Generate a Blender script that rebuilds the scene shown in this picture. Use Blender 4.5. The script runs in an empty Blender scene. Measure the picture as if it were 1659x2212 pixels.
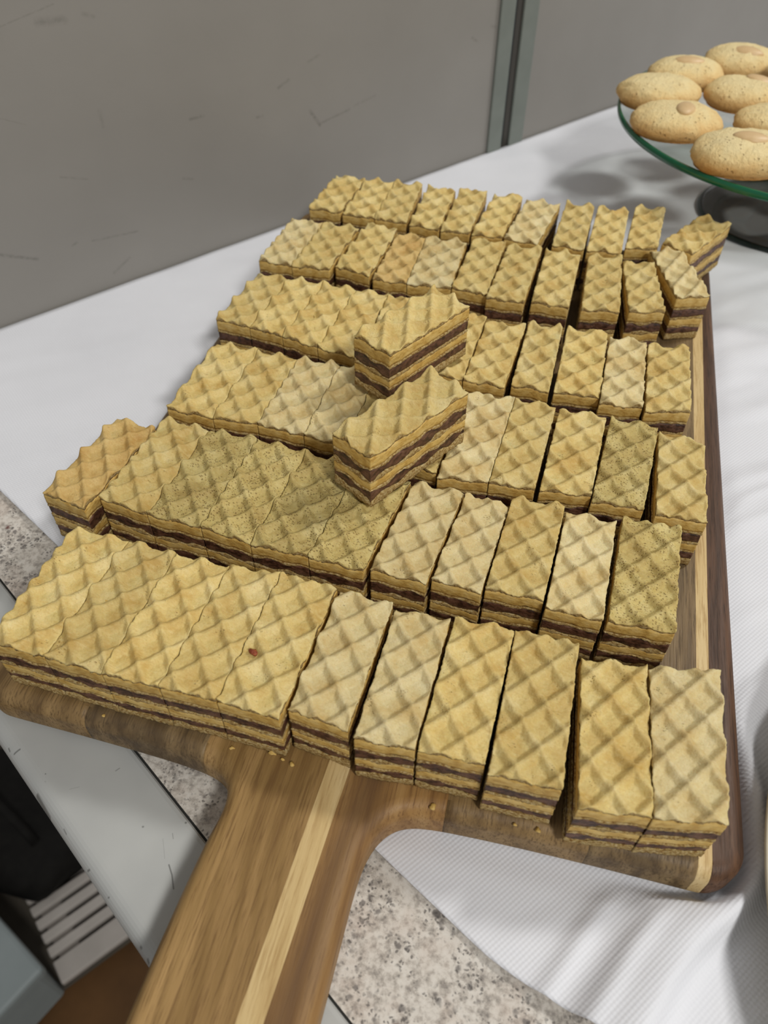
import bpy, bmesh, math, random
import numpy as np
from mathutils import Matrix, Vector

scene = bpy.context.scene
COL = scene.collection
MM = 0.001

# ---------------------------------------------------------------- camera
# world: metres, z up, table top at z = 0, x along the rows, y away from the viewer
cam_d = bpy.data.cameras.new('camera')
cam = bpy.data.objects.new('camera', cam_d)
COL.objects.link(cam)
RR = ((0.956461, 0.291845, 0.003084), (0.216395, -0.702018, -0.678487), (-0.195848, 0.649613, -0.734606))
m = Matrix(((RR[0][0], -RR[1][0], -RR[2][0], 0.0),
            (RR[0][1], -RR[1][1], -RR[2][1], 0.0),
            (RR[0][2], -RR[1][2], -RR[2][2], 0.2536),
            (0, 0, 0, 1)))
cam.matrix_world = m
cam_d.sensor_fit = 'VERTICAL'
cam_d.sensor_height = 9.8
cam_d.sensor_width = 7.35
cam_d.lens = 1660.72 / 2212 * 9.8
cam_d.clip_start = 0.01
cam_d.clip_end = 30
cam_d.dof.use_dof = True
cam_d.dof.focus_distance = 0.285
cam_d.dof.aperture_fstop = 4.0
scene.camera = cam

# ---------------------------------------------------------------- light
scene.view_settings.view_transform = 'Standard'
scene.view_settings.look = 'None'
scene.view_settings.exposure = 0.0
scene.view_settings.gamma = 1.0
scene.view_settings.use_curve_mapping = False
world = bpy.data.worlds.new('room_light')
scene.world = world
world.use_nodes = True
bg = world.node_tree.nodes['Background']
bg.inputs['Color'].default_value = (1.0, 0.97, 0.93, 1)
bg.inputs['Strength'].default_value = 0.30


def area(name, loc, target, sx, sy, power, color):
    d = bpy.data.lights.new(name, 'AREA')
    d.shape = 'RECTANGLE'
    d.size = sx
    d.size_y = sy
    d.energy = power
    d.color = color
    o = bpy.data.objects.new(name, d)
    COL.objects.link(o)
    o.location = loc
    o.rotation_euler = (Vector(target) - Vector(loc)).to_track_quat('-Z', 'Y').to_euler()
    return o


area('ceiling_lamp', (1.05, 1.15, 1.75), (0.0, 0.25, 0.0), 0.25, 0.25, 19, (1.0, 0.975, 0.93))
area('ceiling_lamp', (0.95, -0.75, 1.45), (0.0, 0.25, 0.0), 0.25, 0.25, 18, (1.0, 0.975, 0.93))

# ---------------------------------------------------------------- helpers


def vnoise(x, y, seed=0):
    """value noise on arrays, range -1..1"""
    x = np.asarray(x, float)
    y = np.asarray(y, float)
    xi = np.floor(x).astype(np.int64)
    yi = np.floor(y).astype(np.int64)
    fx = x - xi
    fy = y - yi
    fx = fx * fx * (3 - 2 * fx)
    fy = fy * fy * (3 - 2 * fy)

    def h(a, b):
        n = (a * 374761393 + b * 668265263 + seed * 1274126177) & 0xffffffff
        n = ((n ^ (n >> 13)) * 1274126177) & 0xffffffff
        n = n ^ (n >> 16)
        return (n & 0xffff) / 32767.5 - 1.0
    a = h(xi, yi)
    b = h(xi + 1, yi)
    c = h(xi, yi + 1)
    d = h(xi + 1, yi + 1)
    return (a * (1 - fx) + b * fx) * (1 - fy) + (c * (1 - fx) + d * fx) * fy


def fnoise(x, y, seed=0, o=3):
    s = 0
    a = 1.0
    t = 0
    for k in range(o):
        s = s + a * vnoise(np.asarray(x) * 2 ** k, np.asarray(y) * 2 ** k, seed + k * 17)
        t += a
        a *= 0.5
    return s / t


def link(o, parent=None):
    COL.objects.link(o)
    if parent is not None:
        o.parent = parent
    return o


def mesh_obj(name, verts, faces, mat, parent=None, smooth=True):
    me = bpy.data.meshes.new(name)
    me.from_pydata([tuple(v) for v in verts], [], [tuple(int(i) for i in f) for f in faces])
    me.update()
    if smooth:
        me.polygons.foreach_set('use_smooth', [True] * len(me.polygons))
    if mat is not None:
        me.materials.append(mat)
    return link(bpy.data.objects.new(name, me), parent)


def bm_obj(name, bm, mat, parent=None, smooth=False):
    me = bpy.data.meshes.new(name)
    bmesh.ops.recalc_face_normals(bm, faces=bm.faces)
    bm.to_mesh(me)
    bm.free()
    if smooth:
        me.polygons.foreach_set('use_smooth', [True] * len(me.polygons))
    if mat is not None:
        me.materials.append(mat)
    return link(bpy.data.objects.new(name, me), parent)


def thing(name, label, cat, loc=(0, 0, 0), rz=0.0, group=None):
    o = bpy.data.objects.new(name, None)
    o.empty_display_size = 0.01
    COL.objects.link(o)
    o.location = loc
    o.rotation_euler = (0, 0, rz)
    return tag(o, label, cat, group)


def tag(o, label, cat, group=None):
    o['label'] = label
    o['category'] = cat
    if group:
        o['group'] = group
    return o


def box_bm(bm, x0, x1, y0, y1, z0, z1, bevel=0.0, seg=2):
    r = bmesh.ops.create_cube(bm, size=1.0)
    vs = r['verts']
    for v in vs:
        v.co = Vector((x0 + (v.co.x + .5) * (x1 - x0), y0 + (v.co.y + .5) * (y1 - y0), z0 + (v.co.z + .5) * (z1 - z0)))
    if bevel > 0:
        es = set()
        for v in vs:
            es.update(v.link_edges)
        bmesh.ops.bevel(bm, geom=list(es), offset=bevel, segments=seg, affect='EDGES', profile=0.5)


# ---------------------------------------------------------------- materials
def srgb(r, g, b):
    def f(c):
        c /= 255.0
        return c / 12.92 if c <= 0.04045 else ((c + 0.055) / 1.055) ** 2.4
    return (f(r), f(g), f(b), 1.0)


class NT:
    def __init__(self, name, rough=0.6, spec=0.4):
        self.m = bpy.data.materials.new(name)
        self.m.use_nodes = True
        self.t = self.m.node_tree
        self.b = self.t.nodes['Principled BSDF']
        self.b.inputs['Roughness'].default_value = rough
        self.b.inputs['Specular IOR Level'].default_value = spec
        self.co = self.t.nodes.new('ShaderNodeTexCoord')

    def n(self, typ, **kw):
        nd = self.t.nodes.new(typ)
        for k, v in kw.items():
            setattr(nd, k, v)
        return nd

    def l(self, a, b):
        self.t.links.new(a, b)

    def map(self, scale=(1, 1, 1), loc=(0, 0, 0), rot=(0, 0, 0), src=None):
        mp = self.n('ShaderNodeMapping')
        mp.inputs['Scale'].default_value = scale
        mp.inputs['Location'].default_value = loc
        mp.inputs['Rotation'].default_value = rot
        self.l(src or self.co.outputs['Object'], mp.inputs['Vector'])
        return mp.outputs['Vector']

    def noise(self, vec, scale, detail=4, rough=0.55, dist=0.0):
        nd = self.n('ShaderNodeTexNoise')
        nd.inputs['Scale'].default_value = scale
        nd.inputs['Detail'].default_value = detail
        nd.inputs['Roughness'].default_value = rough
        nd.inputs['Distortion'].default_value = dist
        self.l(vec, nd.inputs['Vector'])
        return nd.outputs['Fac']

    def voro(self, vec, scale, feature='F1', out='Distance', rnd=1.0):
        nd = self.n('ShaderNodeTexVoronoi', feature=feature)
        nd.inputs['Scale'].default_value = scale
        nd.inputs['Randomness'].default_value = rnd
        self.l(vec, nd.inputs['Vector'])
        return nd.outputs[out]

    def ramp(self, fac, stops, interp='LINEAR'):
        nd = self.n('ShaderNodeValToRGB')
        cr = nd.color_ramp
        cr.interpolation = interp
        while len(cr.elements) < len(stops):
            cr.elements.new(0.5)
        for e, (p, c) in zip(cr.elements, stops):
            e.position = p
            e.color = c if not isinstance(c, (int, float)) else (c, c, c, 1)
        self.l(fac, nd.inputs['Fac'])
        return nd.outputs['Color']

    def mix(self, fac, a, b, mode='MIX'):
        nd = self.n('ShaderNodeMix', data_type='RGBA', blend_type=mode)
        for s, v in ((nd.inputs[0], fac), (nd.inputs[6], a), (nd.inputs[7], b)):
            if isinstance(v, (int, float)):
                s.default_value = v
            elif isinstance(v, tuple):
                s.default_value = v
            else:
                self.l(v, s)
        return nd.outputs[2]

    def math(self, op, a, b=None, clamp=False):
        nd = self.n('ShaderNodeMath', operation=op)
        nd.use_clamp = clamp
        for s, v in ((nd.inputs[0], a), (nd.inputs[1], b)):
            if v is None:
                continue
            if isinstance(v, (int, float)):
                s.default_value = v
            else:
                self.l(v, s)
        return nd.outputs[0]

    def color(self, c):
        if isinstance(c, tuple):
            self.b.inputs['Base Color'].default_value = c
        else:
            self.l(c, self.b.inputs['Base Color'])

    def bump(self, h, strength=0.5, dist=0.001, prev=None):
        nd = self.n('ShaderNodeBump')
        nd.inputs['Strength'].default_value = strength
        nd.inputs['Distance'].default_value = dist
        self.l(h, nd.inputs['Height'])
        if prev is not None:
            self.l(prev, nd.inputs['Normal'])
        self.l(nd.outputs['Normal'], self.b.inputs['Normal'])
        return nd.outputs['Normal']


def wafer_mat(name, base, dark, light, pores):
    t = NT(name, 0.62, 0.35)
    rnd = t.n('ShaderNodeObjectInfo').outputs['Random']
    off = t.n('ShaderNodeCombineXYZ')
    t.l(rnd, off.inputs[0])
    add = t.n('ShaderNodeVectorMath', operation='ADD')
    t.l(t.co.outputs['Object'], add.inputs[0])
    t.l(off.outputs[0], add.inputs[1])
    v = add.outputs[0]
    big = t.noise(t.map(src=v), 95, 4, 0.6)
    c = t.ramp(big, [(0.32, dark), (0.52, base), (0.72, light)])
    streak = t.noise(t.map((260, 900, 400), src=v, rot=(0, 0, .5)), 1.0, 4, 0.7)
    c = t.mix(t.ramp(streak, [(0.48, 0.0), (0.72, 0.45)]), c, light)
    fine = t.noise(v, 1500, 3, 0.6)
    c = t.mix(t.ramp(fine, [(0.36, 0.32), (0.50, 0.0)]), c, dark)
    vo = t.voro(t.map((1, 1.7, 1), src=v, rot=(0, 0, .5)), 820)
    gate = t.noise(v, 170, 4, 0.6)
    pore = t.math('MULTIPLY', t.ramp(vo, [(0.16, 1.0), (0.34, 0.0)]), t.ramp(gate, [(0.66 - pores * .26, 0.0), (0.76 - pores * .26, 1.0)]))
    c = t.mix(t.math('MULTIPLY', pore, 0.25 + 0.35 * pores), c, srgb(122, 92, 48))
    br = t.math('ADD', t.math('MULTIPLY', rnd, 0.16), 0.90)
    hs = t.n('ShaderNodeHueSaturation')
    t.l(c, hs.inputs['Color'])
    t.l(br, hs.inputs['Value'])
    t.color(hs.outputs[0])
    h = t.math('ADD', t.math('MULTIPLY', fine, 0.5), t.math('MULTIPLY', streak, 0.7))
    h = t.math('SUBTRACT', h, t.math('MULTIPLY', pore, 0.9))
    h = t.math('ADD', h, t.math('MULTIPLY', t.noise(v, 420, 3), 0.8))
    t.bump(h, 0.8, 0.00045)
    t.b.inputs['Subsurface Weight'].default_value = 0.2
    t.b.inputs['Subsurface Radius'].default_value = (1.0, 0.6, 0.25)
    t.b.inputs['Subsurface Scale'].default_value = 0.0022
    return t.m


TOP_A = wafer_mat('wafer_pale', srgb(215, 197, 145), srgb(199, 172, 112), srgb(224, 210, 166), 0.25)
TOP_B = wafer_mat('wafer_golden', srgb(210, 187, 121), srgb(192, 160, 90), srgb(222, 204, 148), 0.3)
TOP_C = wafer_mat('wafer_mottled', srgb(192, 172, 108), srgb(168, 144, 84), srgb(208, 192, 134), 1.0)
TOP_D = wafer_mat('wafer_browned', srgb(204, 174, 110), srgb(184, 146, 80), srgb(214, 188, 128), 0.3)


def layer_mat(name, base, dark, light, bs, rough, spec=0.4, sc=500):
    t = NT(name, rough, spec)
    g = t.co.outputs['Object']
    n1 = t.noise(t.map((1, 1, 1.6)), sc, 5, 0.65)
    c = t.ramp(n1, [(0.38, dark), (0.5, base), (0.64, light)])
    t.color(c)
    t.bump(t.noise(t.map((1, 1, 2.2)), sc * 1.6, 4, 0.7), bs, 0.0008)
    return t.m


CRUST = layer_mat('wafer_crust_edge', srgb(198, 168, 106), srgb(148, 110, 58), srgb(222, 200, 150), 1.0, 0.75, 0.25, 900)
CREAM = layer_mat('cream_filling', srgb(208, 174, 98), srgb(188, 150, 76), srgb(218, 188, 118), 0.55, 0.55, 0.4, 260)
JAM = layer_mat('brown_filling', srgb(90, 58, 42), srgb(50, 28, 18), srgb(116, 82, 64), 0.7, 0.38, 0.5, 300)
RED = layer_mat('jam_spot', srgb(140, 62, 30), srgb(110, 40, 20), srgb(160, 84, 44), 0.5, 0.3, 0.5, 900)


def wood_mat(name, base, dark, light, streak, edge=None):
    t = NT(name, 0.42, 0.38)
    warp = t.noise(t.map((14, 5, 14)), 1.0, 2)
    v = t.map((150, 7, 60))
    add = t.n('ShaderNodeVectorMath', operation='MULTIPLY_ADD')
    t.l(warp, add.inputs[0])
    add.inputs[1].default_value = (5, 1, 2)
    t.l(v, add.inputs[2])
    n1 = t.noise(add.outputs[0], 1.0, 5, 0.6)
    c = t.ramp(n1, [(0.30, dark), (0.48, base), (0.68, light)])
    f = t.noise(t.map((1300, 60, 600)), 1.0, 4, 0.7)
    c = t.mix(t.ramp(f, [(0.36, 0.75), (0.50, 0.0)]), c, dark)
    b = t.noise(t.map((55, 6, 30), loc=(3, 1, 0)), 1.0, 3)
    c = t.mix(t.math('MULTIPLY', t.ramp(b, [(0.50, 0.0), (0.62, 1.0)]), streak), c, dark)
    if edge is not None:       # a darker heartwood band beside a seam at x = edge[0]
        sx = t.n('ShaderNodeSeparateXYZ')
        t.l(t.co.outputs['Object'], sx.inputs[0])
        wob = t.math('MULTIPLY', t.math('SUBTRACT', t.noise(t.map((20, 16, 1)), 1.0, 3), 0.5), 0.014)
        lean = t.math('MULTIPLY', sx.outputs[1], -0.045)
        d = t.math('ADD', t.math('ADD', t.math('SUBTRACT', sx.outputs[0], edge[0]), wob), lean)
        k = t.ramp(t.math('DIVIDE', d, 0.02, clamp=True), [(0.0, 0.35), (0.28, 1.0), (0.45, 0.75), (0.85, 0.0)])
        c = t.mix(t.math('MULTIPLY', k, 0.75), c, edge[1])
    # end grain colour on the faces that look along the grain
    t.color(c)
    rr = t.ramp(f, [(0.3, 0.62), (0.7, 0.42)])
    t.l(rr, t.b.inputs['Roughness'])
    t.bump(f, 0.35, 0.0004)
    return t.m


W_MED = wood_mat('acacia_medium', srgb(134, 108, 69), srgb(90, 68, 41), srgb(156, 128, 85), 0.35)
W_MED2 = wood_mat('acacia_light_brown', srgb(146, 116, 69), srgb(112, 82, 44), srgb(176, 142, 92), 0.25)
W_BAND = wood_mat('acacia_banded', srgb(156, 118, 68), srgb(112, 78, 42), srgb(176, 140, 88), 0.2, (-0.0405, srgb(104, 78, 52)))
W_PALE = wood_mat('acacia_sapwood', srgb(208, 181, 128), srgb(172, 140, 90), srgb(220, 197, 148), 0.15)
W_DARK = wood_mat('acacia_dark', srgb(86, 60, 42), srgb(50, 34, 24), srgb(112, 80, 56), 0.5)
W_OLIVE = wood_mat('acacia_grey_brown', srgb(124, 102, 70), srgb(78, 62, 42), srgb(150, 128, 92), 0.6)


def cloth_mat():
    t = NT('white_nonwoven_cloth', 0.72, 0.25)
    n1 = t.noise(t.co.outputs['Object'], 14, 3)
    t.color(t.ramp(n1, [(0.3, srgb(221, 223, 229)), (0.7, srgb(229, 231, 237))]))
    sx = t.n('ShaderNodeSeparateXYZ')
    t.l(t.map((1, 1, 1), rot=(0, 0, 0.62)), sx.inputs[0])
    k = 2 * math.pi / 0.00125
    a = t.math('SINE', t.math('MULTIPLY', sx.outputs[0], k))
    b = t.math('SINE', t.math('MULTIPLY', sx.outputs[1], k * 1.0))
    h = t.math('ADD', t.math('MULTIPLY', a, 0.65), t.math('MULTIPLY', b, 0.5))
    h = t.math('ADD', h, t.math('MULTIPLY', t.noise(t.co.outputs['Object'], 900, 3), 0.9))
    t.bump(h, 0.24, 0.00022)
    t.b.inputs['Sheen Weight'].default_value = 0.1
    return t.m


def granite_mat():
    t = NT('speckled_granite', 0.32, 0.5)
    v = t.co.outputs['Object']
    n1 = t.noise(v, 330, 5, 0.7)
    c = t.ramp(n1, [(0.30, srgb(138, 132, 126)), (0.44, srgb(186, 179, 170)), (0.54, srgb(212, 206, 197)), (0.75, srgb(224, 220, 213))])
    n2 = t.noise(v, 60, 3, 0.6)
    c = t.mix(t.ramp(n2, [(0.5, 0.0), (0.7, 0.35)]), c, srgb(198, 178, 164))
    wv = t.n('ShaderNodeVectorMath', operation='MULTIPLY_ADD')
    nd = t.n('ShaderNodeTexNoise')
    nd.inputs['Scale'].default_value = 700
    t.l(v, nd.inputs['Vector'])
    t.l(nd.outputs['Color'], wv.inputs[0])
    wv.inputs[1].default_value = (0.0016, 0.0016, 0.0016)
    t.l(v, wv.inputs[2])
    w = wv.outputs[0]
    gate = t.noise(v, 95, 3)
    s1 = t.math('MULTIPLY', t.ramp(t.voro(w, 330), [(0.24, 1.0), (0.40, 0.0)]), t.ramp(gate, [(0.46, 0.0), (0.56, 1.0)]))
    c = t.mix(t.math('MULTIPLY', s1, 0.8), c, srgb(108, 103, 100))
    s2 = t.math('MULTIPLY', t.ramp(t.voro(w, 700), [(0.22, 1.0), (0.38, 0.0)]), t.ramp(gate, [(0.40, 0.0), (0.55, 1.0)]))
    c = t.mix(t.math('MULTIPLY', s2, 0.75), c, srgb(84, 80, 78))
    s3 = t.ramp(t.voro(w, 75), [(0.10, 1.0), (0.17, 0.0)])
    c = t.mix(t.math('MULTIPLY', s3, 0.85), c, srgb(72, 72, 78))
    s4 = t.ramp(t.voro(t.map(loc=(0.31, 0.07, 0), src=w), 48), [(0.055, 1.0), (0.09, 0.0)])
    c = t.mix(t.math('MULTIPLY', s4, 0.9), c, srgb(96, 48, 42))
    t.color(c)
    t.bump(t.noise(v, 800, 3), 0.12, 0.0003)
    return t.m


def scuff_nodes(t, u, v, segs):
    """painted-on scuffs: (u0,v0,u1,v1,width,strength) in metres"""
    tot = None
    for (u0, v0, u1, v1, w, s) in segs:
        dx, dy = u1 - u0, v1 - v0
        L2 = dx * dx + dy * dy
        pu = t.math('SUBTRACT', u, u0)
        pv = t.math('SUBTRACT', v, v0)
        k = t.math('DIVIDE', t.math('ADD', t.math('MULTIPLY', pu, dx), t.math('MULTIPLY', pv, dy)), L2, clamp=True)
        du = t.math('SUBTRACT', pu, t.math('MULTIPLY', k, dx))
        dv = t.math('SUBTRACT', pv, t.math('MULTIPLY', k, dy))
        d = t.math('SQRT', t.math('ADD', t.math('MULTIPLY', du, du), t.math('MULTIPLY', dv, dv)))
        f = t.math('MULTIPLY', t.math('SUBTRACT', 1.0, t.math('DIVIDE', d, w, clamp=True)), s)
        tot = f if tot is None else t.math('MAXIMUM', tot, f)
    return tot


SCUFFS = [(.223, .068, .230, .058, .0016, .8), (.231, .059, .254, .062, .0012, .55), (.258, .0635, .276, .066, .0014, .3), (.201, .086, .209, .089, .0013, .6),
          (.089, .098, .089, .090, .0014, .35), (.140, .082, .149, .082, .0012, .6), (.059, .071, .073, .066, .0009, .35), (.129, .051, .135, .049, .0012, .4),
          (.010, .043, .033, .032, .0014, .7), (.073, .009, .085, .015, .0012, .45), (.054, .033, .057, .034, .0010, .6), (.066, .032, .094, .029, .0010, .5),
          (.070, .142, .083, .141, .0026, .5), (.184, .073, .188, .073, .0012, .5), (.093, .142, .098, .140, .0014, .4), (.362, .085, .367, .082, .0014, .5),
          (.224, .096, .232, .098, .0013, .4), (.380, .089, .384, .088, .0014, .5), (.035, .140, .080, .148, .0006, .4), (.030, .110, .050, .100, .0005, .3)]


def wall_mat():
    t = NT('grey_painted_panel', 0.5, 0.35)
    n1 = t.noise(t.co.outputs['Object'], 9, 3)
    c = t.ramp(n1, [(0.3, srgb(134, 131, 126)), (0.7, srgb(141, 138, 133))])
    sx = t.n('ShaderNodeSeparateXYZ')
    t.l(t.co.outputs['Object'], sx.inputs[0])
    s = scuff_nodes(t, sx.outputs[0], sx.outputs[2], SCUFFS)
    br = t.ramp(t.noise(t.co.outputs['Object'], 420, 3), [(0.35, 0.25), (0.6, 1.0)])
    s = t.math('MULTIPLY', s, br)
    c = t.mix(t.math('MULTIPLY', s, 0.7, clamp=True), c, srgb(88, 86, 82))
    t.color(c)
    t.bump(t.noise(t.co.outputs['Object'], 60, 4), 0.25, 0.0006)
    return t.m


def plain(name, c, rough=0.5, spec=0.4, c2=None, sc=60, bs=0.15, metal=0.0):
    t = NT(name, rough, spec)
    t.b.inputs['Metallic'].default_value = metal
    n1 = t.noise(t.co.outputs['Object'], sc, 4)
    t.color(t.ramp(n1, [(0.3, c), (0.7, c2 or c)]))
    t.bump(n1, bs, 0.0006)
    return t.m


CLOTH = cloth_mat()
GRANITE = granite_mat()
WALL = wall_mat()


def strip_mat():
    t = NT('white_enamel_metal', 0.34, 0.5)
    v = t.co.outputs['Object']
    n1 = t.noise(v, 20, 3)
    c = t.ramp(n1, [(0.3, srgb(166, 168, 167)), (0.7, srgb(182, 184, 182))])
    gate = t.noise(v, 60, 2)
    chip = t.math('MULTIPLY', t.ramp(t.voro(v, 190), [(0.05, 1.0), (0.09, 0.0)]), t.ramp(gate, [(0.60, 0.0), (0.64, 1.0)]))
    sx = t.n('ShaderNodeSeparateXYZ')
    t.l(v, sx.inputs[0])
    # chips and hair scratches, in the strip's own metres (x along, y across)
    marks = [(-.157, -.0101, -.148, -.0109, .0011, 1.0), (-.106, .0093, -.1028, .0083, .0004, 1.0), (-.1028, .0083, -.099, .0064, .0004, 1.0),
             (-.1142, .0124, -.1085, .0094, .00025, .45), (-.1135, .0156, -.1119, .0148, .0003, .6), (-.1755, -.0088, -.1750, -.0066, .0006, .9),
             (-.1605, -.0044, -.1604, -.0044, .0004, .9), (-.1234, -.0100, -.1230, -.0096, .0006, .9), (-.1116, -.0095, -.1114, -.0093, .0005, .8),
             (-.1499, -.0012, -.1483, .0017, .0002, .5), (-.0929, -.0097, -.0925, -.0097, .0007, .8), (-.0887, -.0100, -.0880, -.0103, .0008, .8), (-.0854, -.0103, -.084, -.0105, .0006, .8),
             (-.1448, .0134, -.1447, .0148, .0005, .6), (-.1220, .0098, -.1219, .0099, .0006, .8), (-.1400, -.0091, -.1380, -.0093, .0004, .7), (-.1791, -.0093, -.178, -.0095, .0006, .8)]
    s = scuff_nodes(t, sx.outputs[0], sx.outputs[1], marks)
    s = t.ramp(s, [(0.2, 0.0), (0.7, 0.65)])
    s = t.math('MAXIMUM', s, t.math('MULTIPLY', chip, 0.6))
    c = t.mix(s, c, srgb(66, 66, 62))
    t.color(c)
    return t.m


STRIP = strip_mat()
SEAM = plain('dark_sealant', srgb(48, 48, 46), 0.8, 0.2)
POST = plain('grey_green_profile', srgb(112, 118, 112), 0.5, 0.4, srgb(120, 126, 120))
GROOVE = plain('dark_joint_gasket', srgb(54, 60, 64), 0.6, 0.3)
PLATE = plain('cream_glazed_china', srgb(228, 222, 202), 0.15, 0.6)
FLOORM = plain('brown_wood_floor', srgb(78, 54, 30), 0.6, 0.3, srgb(116, 82, 46), 8)
BLACK = plain('black_fabric', srgb(20, 19, 18), 0.8, 0.2, srgb(28, 27, 25))
DGREY = plain('dark_grey_mat', srgb(84, 78, 70), 0.8, 0.2, srgb(98, 92, 82), 20)
SLAT = plain('pale_grey_slats', srgb(178, 172, 166), 0.6, 0.3, srgb(196, 190, 184), 15)
BOXM = plain('blue_grey_plastic', srgb(140, 150, 152), 0.5, 0.4, srgb(150, 160, 162), 15)
CABM = plain('white_cabinet_panel', srgb(190, 190, 186), 0.5, 0.4)


def glass_thin(name, tint, refl):
    m_ = bpy.data.materials.new(name)
    m_.use_nodes = True
    t = m_.node_tree
    for n in list(t.nodes):
        t.nodes.remove(n)
    out = t.nodes.new('ShaderNodeOutputMaterial')
    tr = t.nodes.new('ShaderNodeBsdfTransparent')
    tr.inputs['Color'].default_value = tint
    gl = t.nodes.new('ShaderNodeBsdfGlossy')
    gl.inputs['Roughness'].default_value = 0.03
    lw = t.nodes.new('ShaderNodeLayerWeight')
    lw.inputs['Blend'].default_value = 0.5
    pw = t.nodes.new('ShaderNodeMath')
    pw.operation = 'POWER'
    t.links.new(lw.outputs['Facing'], pw.inputs[0])
    pw.inputs[1].default_value = 4.0
    fr = t.nodes.new('ShaderNodeMath')
    fr.operation = 'MULTIPLY_ADD'
    t.links.new(pw.outputs[0], fr.inputs[0])
    fr.inputs[1].default_value = 0.5
    fr.inputs[2].default_value = 0.03 * refl
    mx = t.nodes.new('ShaderNodeMixShader')
    t.links.new(fr.outputs[0], mx.inputs[0])
    t.links.new(tr.outputs[0], mx.inputs[1])
    t.links.new(gl.outputs[0], mx.inputs[2])
    t.links.new(mx.outputs[0], out.inputs['Surface'])
    return m_


GLASS = glass_thin('clear_glass', (0.90, 0.92, 0.90, 1), 1.45)
GLASS_GREY = glass_thin('smoky_foot_glass', (0.26, 0.25, 0.235, 1), 1.45)
RIM_GREEN = plain('green_glass_edge', srgb(10, 92, 62), 0.12, 0.6, srgb(14, 104, 70))
RIM_BLACK = plain('dark_glass_edge', srgb(12, 30, 28), 0.12, 0.6)


def cookie_mat():
    t = NT('almond_biscuit', 0.7, 0.3)
    v = t.co.outputs['Object']
    sx = t.n('ShaderNodeSeparateXYZ')
    t.l(v, sx.inputs[0])
    n1 = t.noise(v, 130, 5, 0.6)
    hz = t.math('ADD', t.math('MULTIPLY', sx.outputs[2], 62.0), t.math('MULTIPLY', t.math('SUBTRACT', n1, 0.5), 0.7))
    c = t.ramp(hz, [(0.02, srgb(214, 156, 86)), (0.36, srgb(234, 192, 126)), (0.72, srgb(246, 220, 160)), (0.95, srgb(248, 228, 174))])
    pore = t.math('MULTIPLY', t.ramp(t.voro(v, 420), [(0.14, 1.0), (0.32, 0.0)]), t.ramp(t.noise(v, 160, 2), [(0.5, 0.0), (0.62, 1.0)]))
    c = t.mix(t.math('MULTIPLY', pore, 0.35), c, srgb(186, 132, 72))
    t.color(c)
    h = t.math('SUBTRACT', t.noise(v, 500, 5, 0.65), t.math('MULTIPLY', pore, 0.7))
    t.bump(h, 0.9, 0.0018)
    return t.m


COOKIE = cookie_mat()
ALMOND = plain('blanched_almond', srgb(208, 176, 128), 0.45, 0.45, srgb(218, 188, 142), 200)

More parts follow.
